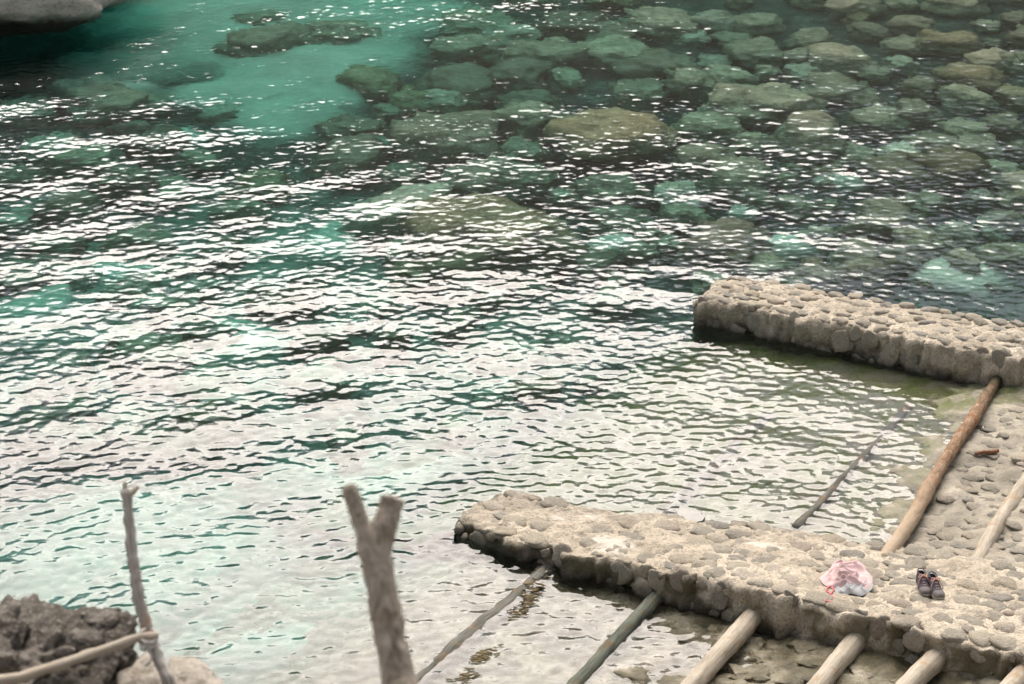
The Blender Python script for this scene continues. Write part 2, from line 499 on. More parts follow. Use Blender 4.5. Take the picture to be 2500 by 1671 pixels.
# ------------------------------------------------------------------ stone meshes shared by all embedded cobbles
STONES = []
for k in range(14):
    Vr, Fr = rock_data(3, 100 + k, .26, 1.3, .75 if k % 2 else 1.1, .15 if k % 3 else .5)
    me = mesh_obj('stone', Vr, Fr, M_STONE, link=False).data
    STONES.append(me)
def place_stone(parent, pos, normal, along, a, b, c, name='stone'):
    n = Vector(normal).normalized(); u = Vector(along); u = (u - n * u.dot(n)).normalized(); v = n.cross(u)
    ang = random.uniform(-.5, .5)
    u2 = u * math.cos(ang) + v * math.sin(ang); v2 = n.cross(u2)
    mw = Matrix.Translation(Vector(pos)) @ Matrix((u2, v2, n)).transposed().to_4x4() @ Matrix.Diagonal((a, b, c, 1))
    return inst(name, random.choice(STONES), parent, Matrix.Translation(-parent.location) @ mw)
def scatter(s0, s1, t0, t1, rmin, rmax, n, inside=None, seed=0, gap=1.05):
    rr = random.Random(seed); pts = []
    for k in range(n):
        r = rmax - (rmax - rmin) * min(1, k / n * 1.3) * rr.uniform(.7, 1)
        s, t = rr.uniform(s0, s1), rr.uniform(t0, t1)
        if inside and not inside(s, t): continue
        if all((s - a) ** 2 + (t - b) ** 2 > ((r + c) * gap) ** 2 for a, b, c in pts): pts.append((s, t, r))
    return pts

def pier(name, label, O, e1, e2, s1, zf, zb, tb, seed, lime=(), algae=0.0, base=-1.6):
    """stone and mortar mole: profile swept along e1, tip rounded at s = 0"""
    root = empty(name, (O[0], O[1], 0)); tag(root, label, 'stone jetty')
    ds = .03
    ss = np.concatenate([[-.06, -.05, -.02], np.arange(0.02, s1, ds)])
    nfr, ntop, nbk = 22, 46, 8
    V, lim = [], []
    for s in ss:
        k = 0.0 if s > .12 else (.12 - s) * .28
        f, b, t_ = float(zf(s)) - k * .5, float(zb(s)) - k * .5, float(tb(s))
        fw = .05 * float(vnoise(np.array([s * 16, seed, 7.]), seed)) * .6 + .05 * float(vnoise(np.array([s * 3.1, seed, 0.]), seed)) + .03 * float(vnoise(np.array([s * 9.1, seed, 3.]), seed))
        bw = .06 * float(vnoise(np.array([s * 2.7, seed, 9.]), seed + 1)) + .035 * float(vnoise(np.array([s * 8, seed, 5.]), seed))
        prof = [(-.10 + fw + k, base + (f - .03 - base) * (i / nfr) ** .6) for i in range(nfr)]
        prof = [(p + .09 * (i / nfr), q) for i, (p, q) in enumerate(prof)]
        for i in range(ntop + 1):
            u = i / ntop
            t = fw + k + (t_ + bw - fw - 2 * k) * u
            prof.append((t, f + (b - f) * u - .025 * ((abs(u - .5) * 2) ** 8)))
        prof += [(t_ + bw - k + .05 * (i / nbk), b - .03 - (b - base) * ((i + 1) / nbk)) for i in range(nbk)]
        for (t, z) in prof: V.append((s, t, z))
    V = np.array(V); npf = len(V) // len(ss)
    x, y = xy_(O, e1, e2, V[:, 0], V[:, 1])
    W = np.stack([x, y, V[:, 2]], -1)
    d = .024 * fbm(W * 4.5, 4, seed) + .017 * fbm(W * 17, 3, seed + 4)
    dside = .045 * fbm(W * 6, 4, seed + 7)
    j = np.tile(np.arange(npf), len(ss))
    top = (j >= nfr) & (j <= nfr + ntop)
    W[:, 2] += np.where(top, d, d * .4)
    W[:, :2] += np.outer(np.where(top, 0, dside), -e2)
    W[:, :2] += np.outer(np.where(V[:, 0] < .05, .05 * fbm(W * 5, 3, seed + 12), 0), e1)
    F = grid_faces(len(ss), npf).tolist()
    F.append(list(range(npf)))
    body = mesh_obj('mortar_body', W - np.array([O[0], O[1], 0]), F, M_MORTAR, root)
    lv = np.zeros(len(W))
    for (a, b_, ra, rb) in lime:
        q = np.hypot((V[:, 0] - a) / ra, (V[:, 1] - b_) / rb) + .35 * fbm(W * 9, 3, 77)
        lv = np.maximum(lv, sstep(1.1, .7, q))
    vcol(body, 'lime', lv * .7)
    vcol(body, 'algae', np.where(top, 0, algae * sstep(-.2, .3, fbm(W * 3.3, 4, seed + 20) + .1)))
    return root
def xy_(O, e1, e2, s, t): return O[0] + e1[0] * s + e2[0] * t, O[1] + e1[1] * s + e2[1] * t

# near jetty -------------------------------------------------------
zfN = lambda s: np.interp(s, [0, .9, 2.1, 3.0, 3.9, 4.9, 9], [.16, .19, .28, .41, .44, .48, .56])
zbN = lambda s: np.interp(s, [0, 1.2, 2.3, 3.7, 5, 9], [.13, .14, .12, .12, .24, .45])
tbN = lambda s: np.interp(s, [0, 1.2, 1.5, 2.3, 3.4, 3.7, 9], [.88, .98, 1.18, 1.52, 1.76, 1.82, 2.1])
jetty = pier('stone_jetty', 'low stone jetty with the pink cloth and the shoes lying on it', P0, E1, E2, 9.0, zfN, zbN, tbN, 40, [(1.52, .33, .22, .10), (1.6, .16, .2, .08), (.75, .55, .1, .05), (1.05, .75, .12, .05), (2.75, 1.0, .3, .06)], .8)
def ztop(s, t): return zfN(s) + (zbN(s) - zfN(s)) * np.clip(t / tbN(s), 0, 1)
CLOTH = at(2062, 1432, .34); cs, ct = st(CLOTH[0], CLOTH[1])
SHOE = at(2262, 1452, .38); hs_, ht = st(SHOE[0], SHOE[1])
def ok_near(s, t):
    if t > tbN(s) - .07 or t < .05: return False
    return True
pts = scatter(.1, 6.6, .05, 2.0, .035, .122, 12000, ok_near, 3, .95)
pts = [p for p in pts if p[0] > 1.9 or random.random() < .5][:212]
for (s, t, r) in pts:
    x, y = xy(s, t); z = float(ztop(s, t))
    h = r * random.uniform(.45, .75)
    nearobj = math.hypot(s - cs, t - ct) < .36 or math.hypot(s - hs_, t - ht) < .26
    place_stone(jetty, (x, y, z - h * (.62 if nearobj else random.uniform(.35, .62))), (.03, -.08, 1), (*E1, 0), r * random.uniform(1.0, 1.3), r * random.uniform(.75, 1), h)
def face_stones(root, O, e1, e2, zf, s1, n, seed, rmin, rmax, tall, lim):
    rr = random.Random(seed); P = []
    for k in range(n):
        r = rmax - (rmax - rmin) * min(1, k / n * 1.5)
        s = rr.uniform(.05, s1); z = rr.uniform(-.1, float(zf(s)) - r * .8)
        if all((s - a) ** 2 + ((z - b) * tall) ** 2 > ((r + c) * .92) ** 2 for a, b, c in P): P.append((s, z, r))
    for (s, z, r) in P[:lim]:
        x, y = xy_(O, e1, e2, s, rr.uniform(.0, .03) - .06 * max(0, (float(zf(s)) - z) / 1.0))
        place_stone(root, (x, y, z), (-e2[0], -e2[1], .12), (e1[0], e1[1], 0), r * rr.uniform(.85, 1.25), r * rr.uniform(.8, 1.15) / tall, rr.uniform(.035, .065))
face_stones(jetty, P0, E1, E2, zfN, 6.2, 900, 5, .04, .115, 1.0, 78)
for t in np.arange(.08, .85, .17):
    x, y = xy(-.03, t); place_stone(jetty, (x, y, .04), (-E1[0], -E1[1], .2), (*E2, 0), random.uniform(.06, .09), .07, .06)

# far jetty --------------------------------------------------------
PF = np.array([2.22, 22.88]); e1f = np.array([.86, -.51]); e1f /= np.linalg.norm(e1f); e2f = np.array([-e1f[1], e1f[0]])
zfF = lambda s: np.interp(s, [0, .5, 2, 3.5, 9], [.28, .33, .36, .40, .52])
zbF = lambda s: np.interp(s, [0, 2, 4, 9], [.34, .37, .42, .52])
tbF = lambda s: np.interp(s, [0, .5, 2, 4, 9], [.74, .86, .92, .98, 1.1])
jetty2 = pier('stone_jetty', 'cobbled stone jetty bare of things, beyond the rusty log and pool', PF, e1f, e2f, 9.0, zfF, zbF, tbF, 47, [], .25)
def ztopF(s, t): return zfF(s) + (zbF(s) - zfF(s)) * np.clip(t / tbF(s), 0, 1)
for (s, t, r) in scatter(.08, 5.2, .03, 1.0, .04, .10, 7000, lambda s, t: .06 < t < tbF(s) - .03, 9, .93)[:180]:
    x, y = xy_(PF, e1f, e2f, s, t); h = r * random.uniform(.55, .85)
    place_stone(jetty2, (x, y, float(ztopF(s, t)) - h * random.uniform(.25, .5)), (.02, -.05, 1), (e1f[0], e1f[1], 0), r * random.uniform(1, 1.35), r * random.uniform(.65, .9), h)
face_stones(jetty2, PF, e1f, e2f, zfF, 5.2, 900, 8, .04, .105, .75, 110)
for t in np.arange(.06, .75, .16):
    x, y = xy_(PF, e1f, e2f, -.03, t)
    for z in (.2, .06): place_stone(jetty2, (x, y, z), (-e1f[0], -e1f[1], .2), (e2f[0], e2f[1], 0), random.uniform(.08, .12), .075, .075)

# stones set in the slipways --------------------------------------
for (s, t, r) in scatter(3.5, 5.7, 1.75, 5.75, .04, .10, 9000, lambda s, t: s > s_log(t) + .16, 15, .97)[:230]:
    x, y = xy(s, t); h = random.uniform(.03, .05)
    place_stone(fslip, (x, y, float(surf(far_ramp_z, s, t, 31, .035)) - h * random.uniform(.3, .7)), (0, 0, 1), (*E1, 0), r * 1.2, r * .85, h)
COBBLES = STONES
STONES = []
for k in range(6):
    Vr, Fr = rock_data(4, 160 + k, .34, 1.6, .9, .35)
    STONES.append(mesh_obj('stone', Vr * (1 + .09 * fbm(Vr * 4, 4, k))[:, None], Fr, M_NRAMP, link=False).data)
for (s, t, r) in scatter(2.6, 5.4, -2.2, -.12, .04, .14, 1500, None, 19)[:70]:
    x, y = xy(s, t); h = r * random.uniform(.4, .7)
    place_stone(nslip, (x, y, float(surf(near_ramp_z, s, t, 37, .045)) - h * random.uniform(.25, .75)), (0, 0, 1), (*E1, 0), r * 1.2, r, h)

STONES = COBBLES
# tide pool left in a dip of the jetty's back edge
pc = at(1690, 1255, .155)
ang = np.linspace(0, 2 * np.pi, 40, endpoint=False)
rr_ = 1 + .45 * vnoise(np.stack([np.cos(ang) * 2.6, np.sin(ang) * 1.6, ang * 0], -1), 5)
sx_, sy_ = .15 * rr_ * np.cos(ang), .12 * rr_ * np.sin(ang)
Vp = [(pc[0] + E1[0] * a + E2[0] * b, pc[1] + E1[1] * a + E2[1] * b, .153) for a, b in zip(sx_, sy_)]
Vp += [(v[0] * .9 + pc[0] * .1, v[1] * .9 + pc[1] * .1, .09) for v in Vp]
Fp = [list(range(40))] + [[k, k + 40, (k + 1) % 40 + 40, (k + 1) % 40] for k in range(40)] + [list(range(79, 39, -1))]
mp_ = NM('pool_water'); mp_.b.inputs['Base Color'].default_value = (.36, .36, .30, 1); mp_.b.inputs['Roughness'].default_value = .03; mp_.b.inputs['Specular IOR Level'].default_value = .25
mp_.color(mp_.ramp(mp_.noise(mp_.coord(), 9, 3), [(.3, (.05, .05, .035)), (.7, (.1, .095, .07))])); mp_.b.inputs['Roughness'].default_value = .04
tag(mesh_obj('tide_pool', Vp, Fp, mp_.m, smooth=False), kind='structure')

# ------------------------------------------------------------------ logs
M_PALE = mat_wood('pale_driftwood', (.56, .50, .41), (.42, .365, .285), (.25, .21, .16), 4, .8, (.36, .24, .13))
M_RUST = mat_wood('rusty_wet_wood', (.40, .29, .19), (.25, .15, .085), (.09, .05, .03), 3, 2.5, (.27, .11, .035))
def rust_ends():
    t = M_RUST.node_tree; b = t.nodes['Principled BSDF']; src = b.inputs['Base Color'].links[0].from_socket
    m = NM.__new__(NM); m.m, m.t, m.b = M_RUST, t, b
    sx = m.n('SeparateXYZ'); m.l(m.n('TexCoord').outputs['UV'], sx.inputs[0])
    v = m.math('ADD', sx.outputs[1], m.math('MULTIPLY', m.noise(m.coord(), 4, 3), 1.4))
    c = m.mix(m.ramp(m.math('MULTIPLY', v, .2), [(.16, 1.0), (.30, 0.0)]), src, (.045, .04, .018))
    pf = m.n('MapRange', _clamp=True); pf.inputs['From Min'].default_value = 3.0; pf.inputs['From Max'].default_value = 4.9; m.l(v, pf.inputs['Value'])
    m.color(m.mix(m.math('MULTIPLY', pf.outputs[0], .75), c, (.48, .39, .28)))
rust_ends()
M_SLIME = mat_wood('slimy_green_wood', (.17, .18, .14), (.10, .11, .085), (.04, .042, .03), 4, 1, (.13, .085, .04))
M_SUNK = mat_wood('sunken_wood', (.19, .185, .16), (.12, .115, .095), (.05, .048, .035), 4, 1, (.2, .13, .06))
def log(label, a, b, r, mat, seed, ra=1.0, rb=1.0, name='timber_log', group=None):
    a, b = np.array(a), np.array(b); n = max(20, int(np.linalg.norm(b - a) / .06))
    tt = np.linspace(0, 1, n)[:, None]
    P = a + (b - a) * tt
    sd = np.array([(b - a)[1], -(b - a)[0], 0]); sd /= np.linalg.norm(sd)
    P = P + sd * (.018 * vnoise(np.concatenate([tt * 5 + seed, tt * 0, tt * 0], 1), seed))[:, None]
    rad = r * (ra + (rb - ra) * tt[:, 0]) * (1 + .07 * vnoise(np.concatenate([tt * 9, tt * 0 + seed, tt * 0], 1), seed + 1))
    c = P[0].copy()
    o = tube(name, P - c, rad, mat, None, 16, .008, seed)
    o.location = c
    return tag(o, label, 'log', group)
def ext(pa, pb, before, after):
    d = (pb - pa) / np.linalg.norm(pb - pa)
    return pa - d * before, pb + d * after
a, b = ext(at(2418, 950, .10), at(2186, 1328, .12), .25, .38); log('rusty orange-brown log at the water edge between both jetties', a, b, 0.07, M_RUST, 3, .9, 1.05)
a, b = ext(at(2500, 1182, .065), at(2392, 1360, .11), 2.4, .4); log('pale buff log sunk in mortar on the dry slipway past the rusty log', a, b, .07, M_PALE, 5)
a, b = ext(at(1598, 1468, .0), at(1405, 1671, -.03), .12, 2.2); log('slimy green log with a rusty end, half awash below the jetty face', a, b, .068, M_SLIME, 7)
a, b = ext(at(1832, 1512, .11), at(1690, 1671, .10), .12, 2.2); log('pale log leaving the jetty face next to the slimy green log', a, b, .085, M_PALE, 9)
a, b = ext(at(2082, 1570, .17), at(2000, 1671, .165), .12, 2.2); log('pale log leaving the jetty face just below the pink cloth', a, b, .09, M_PALE, 13)
a, b = ext(at(2288, 1607, .24), at(2228, 1671, .235), .12, 2.2); log('pale blunt-ended log leaving the jetty face just below the shoes', a, b, .088, M_PALE, 17)
a, b = ext(at(2500, 1648, .31), at(2478, 1671, .31), .2, 2.2); log('pale log leaving the jetty face furthest up the slipway', a, b, .085, M_PALE, 19)
a, b = ext(at(2200, 1020, -.055), at(1958, 1278, -.026), .3, .15); log('dark sunken log lying parallel to the rusty log in the pool', a, b, .05, M_SUNK, 21)
a, b = ext(at_sea(1800, 1090, -.25), at_sea(1640, 1240, -.2), .9, .6); log('faint grey sunken log in the pool, off the mossy jetty end', a, b, .10, M_SUNK, 23)
a, b = ext(at(1345, 1392, -.083), at(1025, 1671, -.082), .2, 1.6); log('half-sunken dark log with brown weed beside it off the jetty end', a, b, .095, M_SUNK, 25)
a, b = at(2381, 1108, .085), at(2437, 1100, .085)
tw = spline([a, a * .7 + b * .3 + (0, .012, .004), a * .35 + b * .65 - (0, .01, 0), b], 16)
o = tube('stick', tw - tw[0], [.02] * 16, mat_wood('red_brown_stick', (.36, .20, .11), (.26, .13, .07), (.13, .06, .03)), None, 10, .006, 5, 40); o.location = tw[0] + np.array([0, 0, max(float(surf(far_ramp_z, *st(q_[0], q_[1]), 31, .035)) for q_ in tw) + .02 - a[2]])
tag(o, 'short reddish-brown stick lying alone on the stone slipway', 'stick')

# ------------------------------------------------------------------ seaweed drifting by the sunken log
M_WEED = mat_plain('brown_weed', (.12, .085, .025), .5, 30, .5)
rw = random.Random(8)
for (px, py, n, lab) in ((1300, 1440, 26, 'brown seaweed tuft afloat closest to the jetty wall'), (1288, 1478, 34, 'dark brown seaweed tuft afloat midway beside the half-sunken dark log'), (1178, 1600, 40, 'long brown seaweed streak afloat beside the half-sunken dark log'), (1130, 1650, 14, 'thin brown seaweed scrap at the tail of the long streak')):
    p = at(px, py, .012); V, F = [], []
    for k in range(n):
        c0 = np.array([rw.gauss(0, .05), rw.gauss(0, .09), 0]); c0[0] += c0[1] * .55
        a = rw.uniform(-.5, .5); L = rw.uniform(.03, .11); wd = rw.uniform(.004, .011); i0 = len(V)
        for q in range(5):
            u = q / 4; b_ = a + .9 * (u - .5) * rw.uniform(-1, 1)
            cx2 = c0 + np.array([math.cos(b_) * L * (u - .5), math.sin(b_) * L * (u - .5), .008 * rw.random()])
            ww_ = wd * (1 - abs(u - .5) * 1.4)
            V += [cx2 + (0, ww_, 0), cx2 - (0, ww_, 0)]
        F += [(i0 + 2 * q, i0 + 2 * q + 1, i0 + 2 * q + 3, i0 + 2 * q + 2) for q in range(4)]
    o = mesh_obj('seaweed', V, F, M_WEED); o.location = p
    so = o.modifiers.new('thick', 'SOLIDIFY'); so.thickness = .006
    tag(o, lab, 'seaweed', 'seaweed afloat by the sunken log')

# ------------------------------------------------------------------ boulders under the water
M_BOL = [mat_boulder('boulder_grey_green', (.21, .19, .125), (.39, .355, .25), (.09, .09, .06)),
         mat_boulder('boulder_brown', (.175, .15, .08), (.31, .27, .165), (.07, .055, .03)),
         mat_boulder('boulder_pale', (.32, .31, .23), (.48, .46, .35), (.14, .12, .09))]
K = .4274
C2 = [(330, 440, 310, 150, 1), (860, 440, 480, 170, 0), (1210, 410, 300, 170, 0), (940, 250, 360, 110, 0), (960, 110, 320, 130, 0), (1500, 110, 320, 120, 0), (1760, 180, 270, 90, 0),
      (1370, 280, 400, 120, 0), (1770, 280, 370, 120, 0), (2030, 110, 340, 170, 0), (2000, 350, 360, 110, 0), (1470, 430, 220, 110, 0), (1730, 710, 690, 320, 1), (600, 550, 220, 90, 1),
      (820, 560, 260, 90, 0), (1250, 560, 300, 100, 0), (470, 630, 140, 100, 0), (240, 720, 320, 110, 0), (800, 760, 560, 190, 0), (1250, 660, 380, 100, 0), (1230, 850, 260, 160, 0),
      (250, 860, 440, 180, 0), (560, 980, 260, 120, 0), (1000, 1000, 380, 200, 0), (1300, 1000, 240, 140, 0), (1730, 1060, 340, 200, 0), (560, 1170, 560, 170, 2), (1050, 1300, 800, 260, 1),
      (1900, 510, 260, 110, 0), (2200, 450, 260, 130, 0), (1200, 180, 240, 90, 2), (1650, 1480, 300, 120, 0), (620, 1430, 300, 110, 0), (1250, 1500, 320, 120, 1)]
C3 = [(560, 100, 240, 70, 2), (810, 110, 250, 90, 0), (460, 205, 170, 50, 2), (670, 210, 180, 100, 0), (810, 280, 270, 110, 0), (570, 340, 160, 70, 2), (650, 420, 240, 130, 0), (1120, 200, 260, 90, 0),
      (1290, 310, 300, 100, 0), (1070, 310, 180, 60, 0), (880, 400, 120, 70, 0), (1080, 400, 180, 60, 2), (1260, 490, 330, 130, 0), (850, 550, 500, 150, 0), (1640, 350, 150, 60, 2), (1900, 220, 300, 70, 1),
      (2020, 420, 360, 100, 1), (1110, 710, 370, 150, 0), (560, 710, 350, 110, 0), (1500, 660, 260, 120, 0), (800, 810, 200, 80, 0), (1160, 830, 330, 110, 0), (1390, 870, 230, 150, 0), (1640, 860, 200, 70, 2),
      (1620, 960, 300, 160, 0), (1900, 930, 340, 150, 1), (2200, 960, 220, 100, 2), (700, 970, 440, 130, 0), (540, 900, 350, 100, 0), (360, 1100, 210, 90, 2), (1040, 1160, 180, 120, 0), (1220, 1180, 140, 90, 0),
      (1550, 1230, 340, 190, 0), (1770, 1130, 200, 90, 0), (2100, 1120, 170, 60, 2), (640, 1380, 420, 230, 0), (1170, 1340, 190, 80, 2), (1380, 1430, 300, 130, 0), (1940, 1310, 230, 100, 2),
      (2180, 1310, 150, 60, 2), (1760, 1370, 280, 100, 0), (2230, 1440, 300, 120, 0), (860, 1510, 300, 100, 0), (1800, 800, 260, 90, 0), (2230, 700, 200, 120, 0), (750, 1200, 140, 70, 2), (2230, 1250, 200, 80, 2),
      (1450, 160, 220, 70, 0), (1700, 130, 240, 60, 0), (2150, 330, 260, 80, 0), (1480, 400, 160, 60, 0), (1420, 560, 220, 80, 0), (1720, 620, 220, 70, 0), (2000, 720, 240, 90, 0), (2080, 830, 240, 90, 0),
      (1750, 480, 200, 70, 0), (2270, 530, 200, 80, 1), (1980, 1480, 220, 80, 0), (1420, 1560, 300, 100, 0)]
C1 = [(1550, 200, 420, 120, 0), (1950, 170, 340, 90, 0), (500, 490, 360, 90, 2), (650, 560, 450, 110, 0), (270, 830, 240, 110, 2), (480, 900, 300, 100, 0), (900, 800, 280, 110, 0), (750, 720, 180, 60, 2),
      (1120, 900, 250, 100, 0), (400, 1180, 350, 120, 0), (1350, 1200, 250, 80, 0), (100, 1000, 260, 100, 0), (700, 1010, 300, 100, 0), (1000, 1080, 260, 100, 0), (1500, 1050, 300, 110, 1), (150, 620, 300, 90, 0),
      (300, 1400, 320, 110, 0), (800, 1350, 300, 110, 0), (1250, 1420, 280, 110, 0), (1400, 270, 300, 80, 0), (1480, 95, 240, 60, 0), (100, 1250, 260, 90, 2), (1250, 640, 200, 60, 2)]
BOUL = [(750 + u * K, v * K, ww * K, hh_ * K, k) for u, v, ww, hh_, k in C2] + [(1500 + u * K, v * K, ww * K, hh_ * K, k) for u, v, ww, hh_, k in C3] + [(u * K, v * K, ww * K, hh_ * K, k) for u, v, ww, hh_, k in C1]
rb = random.Random(4)
for _ in range(60):                       # more of them where the glitter lets only glimpses through
    px, py = rb.uniform(0, 1500), rb.uniform(640, 1080)
    if px > 1150 and py > 980: continue
    ww = rb.uniform(60, 150); BOUL.append((px, py, ww, ww * .4, rb.choice((0, 0, 0, 1, 2))))
for _ in range(420):                      # small ones filling the gaps of the boulder field
    px, py = rb.uniform(950, 2540), rb.uniform(-20, 700)
    ww = rb.uniform(40, 130) ** 1.0
    if px < 1250 and py < 120 + (1250 - px) * .3: continue
    if any(abs(px - q[0]) < (ww + q[2]) * .46 and abs(py - q[1]) < (ww * .4 + q[3]) * .46 for q in BOUL): continue
    BOUL.append((px, py, ww, ww * .4, rb.choice((0, 0, 0, 1))))
BM = [[], [], []]
bigp = at_sea(750 + 1730 * K, 710 * K, -.6)
def sand_at(x, y): return sand[int(np.argmin(np.abs(gx - x))), int(np.argmin(np.abs(gy - y)))]
for k in range(3):
    for j in range(10):
        Vr, Fr = rock_data(4, 300 + k * 10 + j, .34, 1.0 + .08 * j, 1.2, .05 * j)
        Vr = Vr * (1 + .05 * fbm(Vr * 5, 3, j))[:, None]
        BM[k].append(mesh_obj('boulder', Vr, Fr, M_BOL[k], link=False).data)
for i, (px, py, ww, hh_, k) in enumerate(BOUL):
    p0 = at_sea(px, py, -1.6)
    zb_ = float(bed_depth(np.array(p0[0]), np.array(p0[1])))
    hgt = min(1.0, .36 * ww / 130 + .18) * rb.uniform(1.0, 1.6)
    zc = min(zb_ + hgt * .35, -.12 - hgt)
    if (px, ww) == (750 + 1730 * K, 690 * K): hgt, zc = 1.0, -1.1
    p = at_sea(px, py, zc + hgt * .55)
    wd = at_sea(px + ww / 2, py, zc + hgt * .55)[0] - p[0]
    dp = abs(at_sea(px, py - hh_ / 2, zc + hgt * .3)[1] - p[1]) * .8
    dp = min(max(dp, wd * .55), wd * 1.5)
    o = bpy.data.objects.new('boulder', BM[k][i % 10]); COL.objects.link(o)
    o.location = (p[0], p[1], zc); o.scale = (wd * 1.2, dp * 1.12, hgt); o.rotation_euler = (0, 0, rb.uniform(-.45, .45))
    size = 'broad' if wd > .62 else 'middling' if wd > .4 else 'small'
    if math.hypot(p[0] - bigp[0], p[1] - bigp[1]) < 2.1: where = 'close round the largest olive-brown boulder'
    elif math.hypot(p[0] + 10.4, p[1] - 38.2) < 8.5: where = 'in front of the undercut sea rock'
    elif sand_at(p[0], p[1]) > .55: where = 'lying on pale sand'
    elif math.hypot(p[0] - 4.2, (p[1] - 24) * .8) < 3.2: where = 'off the cobbled bare jetty'
    elif p[0] < 1.2 and p[1] < 31: where = 'glimpsed between glints of the open water'
    elif p[0] < 0.5: where = 'bordering the sandy channel'
    else: where = 'within the packed boulder field'
    lb = '%s %s boulder under water, %s' % (size, ('grey-green', 'brown weedy', 'pale')[k], where)
    tag(o, lb, 'boulder', lb.replace(' boulder under', ' boulders under'))
    if (px, ww) == (750 + 1730 * K, 690 * K):
        o.scale = (wd, dp * .85, hgt)
        tag(o, 'largest olive-brown boulder, standing well above the other stones under water', 'boulder'); del o['group']

# ------------------------------------------------------------------ big pale rock in the sea at the far side
Vr, Fr = rock_data(5, 77, .12, 1.2, 0, .45)
Vr = Vr * np.array([4.0, 3.6, 1.0])
Vr[:, 2] = np.where(Vr[:, 2] > 0, Vr[:, 2] * 1.3, Vr[:, 2])
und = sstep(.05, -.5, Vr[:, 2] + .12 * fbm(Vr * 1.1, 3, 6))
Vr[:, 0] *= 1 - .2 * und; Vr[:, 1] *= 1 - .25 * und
Vr += (Vr / np.linalg.norm(Vr, axis=1)[:, None]) * (.16 * fbm(Vr * 1.6, 6, 8, .6))[:, None]
def mat_searock():
    m = NM('sea_rock'); c = m.coord()
    n1 = m.noise(m.coord('Position', (1, 1, 3)), 1.5, 5, .65); n2 = m.noise(c, 12, 4, .7)
    col = m.ramp(n1, [(.3, (.36, .325, .275)), (.55, (.50, .45, .385)), (.72, (.60, .55, .48))])
    col = m.mix(m.ramp(n2, [(.5, 0.0), (.72, .6)]), col, (.12, .11, .09))
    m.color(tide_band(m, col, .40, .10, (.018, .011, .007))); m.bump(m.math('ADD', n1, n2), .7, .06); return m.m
o = mesh_obj('sea_rock', Vr, Fr, mat_searock()); o.location = (-10.4, 38.2, .55)
tag(o, 'pale grey rock with dark undercut foot rising from the turquoise water', 'rock')

# ------------------------------------------------------------------ rock outcrop at the cliff edge, bottom corner
ROCK_R = 9.2
M_OUT = mat_rock('outcrop_rock', [(.3, (.06, .05, .036)), (.48, (.09, .078, .062)), (.62, (.17, .15, .128)), (.78, (.33, .295, .26))], (.024, .02, .014), (.44, .41, .37))
M_PALER = mat_rock('outcrop_pale_rock', [(.3, (.28, .245, .20)), (.6, (.42, .38, .32)), (.75, (.5, .46, .4))], (.16, .13, .10), (.55, .5, .44))
oc = at_range(90, 1700, ROCK_R)
out = empty('rock_outcrop', oc); tag(out, 'rugged dark grey conglomerate rock outcrop behind the slanting rail', 'rock')
def lump(parent, px, py, rg, a, b, c, seed, mat, name, sub=4, rough=.3, boxy=.4, amp=.05):
    Vr, Fr = rock_data(sub, seed, rough, 1.4, 0, boxy)
    Vr = Vr * np.array([a, b, c])
    Vr += (Vr / np.linalg.norm(Vr, axis=1)[:, None]) * (amp * fbm(Vr * 6, 6, seed + 3, .62))[:, None]
    o = mesh_obj(name, Vr, Fr, mat, parent)
    p = at_range(px, py, rg)
    o.location = p - (np.array(parent.location) if parent else 0)
    return o
lump(out, 60, 1700, 9.3, .50, .42, .31, 3, M_OUT, 'rock_body', 6, .25, .45, .075)
lump(out, -60, 1640, 9.3, .22, .28, .24, 7, M_OUT, 'rock_body', 6, .25, .4, .06)
lump(out, 262, 1640, 9.35, .115, .2, .23, 8, M_OUT, 'rock_body', 6, .22, .5, .05)
lump(out, 245, 1520, 9.28, .095, .1, .06, 11, M_OUT, 'stone', 5, .22, .4, .022)
lump(out, 215, 1575, 9.08, .07, .06, .06, 13, M_OUT, 'stone', 5, .25, .5, .022)
lump(out, 15, 1620, 8.98, .06, .05, .06, 16, M_OUT, 'stone', 5, .3, .4, .025)
pale = lump(None, 375, 1735, 9.15, .16, .2, .2, 23, M_PALER, 'rock', 4, .22, .4, .03); tag(pale, 'pale buff rock wedged at the foot of the slender post', 'rock')
pale2 = lump(None, 475, 1725, 9.1, .14, .2, .15, 29, M_PALER, 'rock', 4, .22, .4, .03); tag(pale2, 'low pale pitted rock beyond the foot of the slender post', 'rock')

# ------------------------------------------------------------------ driftwood fence
M_GREY = mat_wood('weathered_grey_wood', (.62, .58, .52), (.47, .43, .38), (.22, .19, .16), 5, 1.6, (.22, .13, .07))
M_RAIL = mat_wood('bleached_rail_wood', (.62, .55, .45), (.52, .45, .36), (.36, .29, .21), 4, 1.2)
PR = 9.0
pts = [(308, 1196, 9.0), (318, 1300, 9.0), (328, 1390, 9.0), (341, 1470, 9.0), (366, 1555, 8.98), (393, 1625, 8.96), (415, 1675, 8.95)]
Pw = [at_range(*p) for p in pts]
foot = Pw[-1].copy(); foot = foot + np.array([.03, -.02, -.30]); Pw.append(foot)
P_ = spline(Pw, 60); c = P_[-1].copy()
rad = np.interp(np.linspace(0, 1, 60), [0, .1, .3, .5, .7, 1], [.021, .024, .024, .025, .026, .03])
post = empty('fence_post', c); tag(post, 'slender bent driftwood post tied to the slanting rail', 'fence post')
tube('stem', P_ - c, rad, M_GREY, post, 14, .006, 5, 25)
for (x0, y0, x1, y1) in ((308, 1206, 304, 1178), (318, 1206, 338, 1190)):
    A, Bp = at_range(x0, y0, 9.0), at_range(x1, y1, 9.0)
    tube('prong', spline([A - c, (A + Bp) / 2 - c, Bp - c], 8), np.linspace(.015, .008, 8), M_RAIL, post, 10, .003, 6, 30)
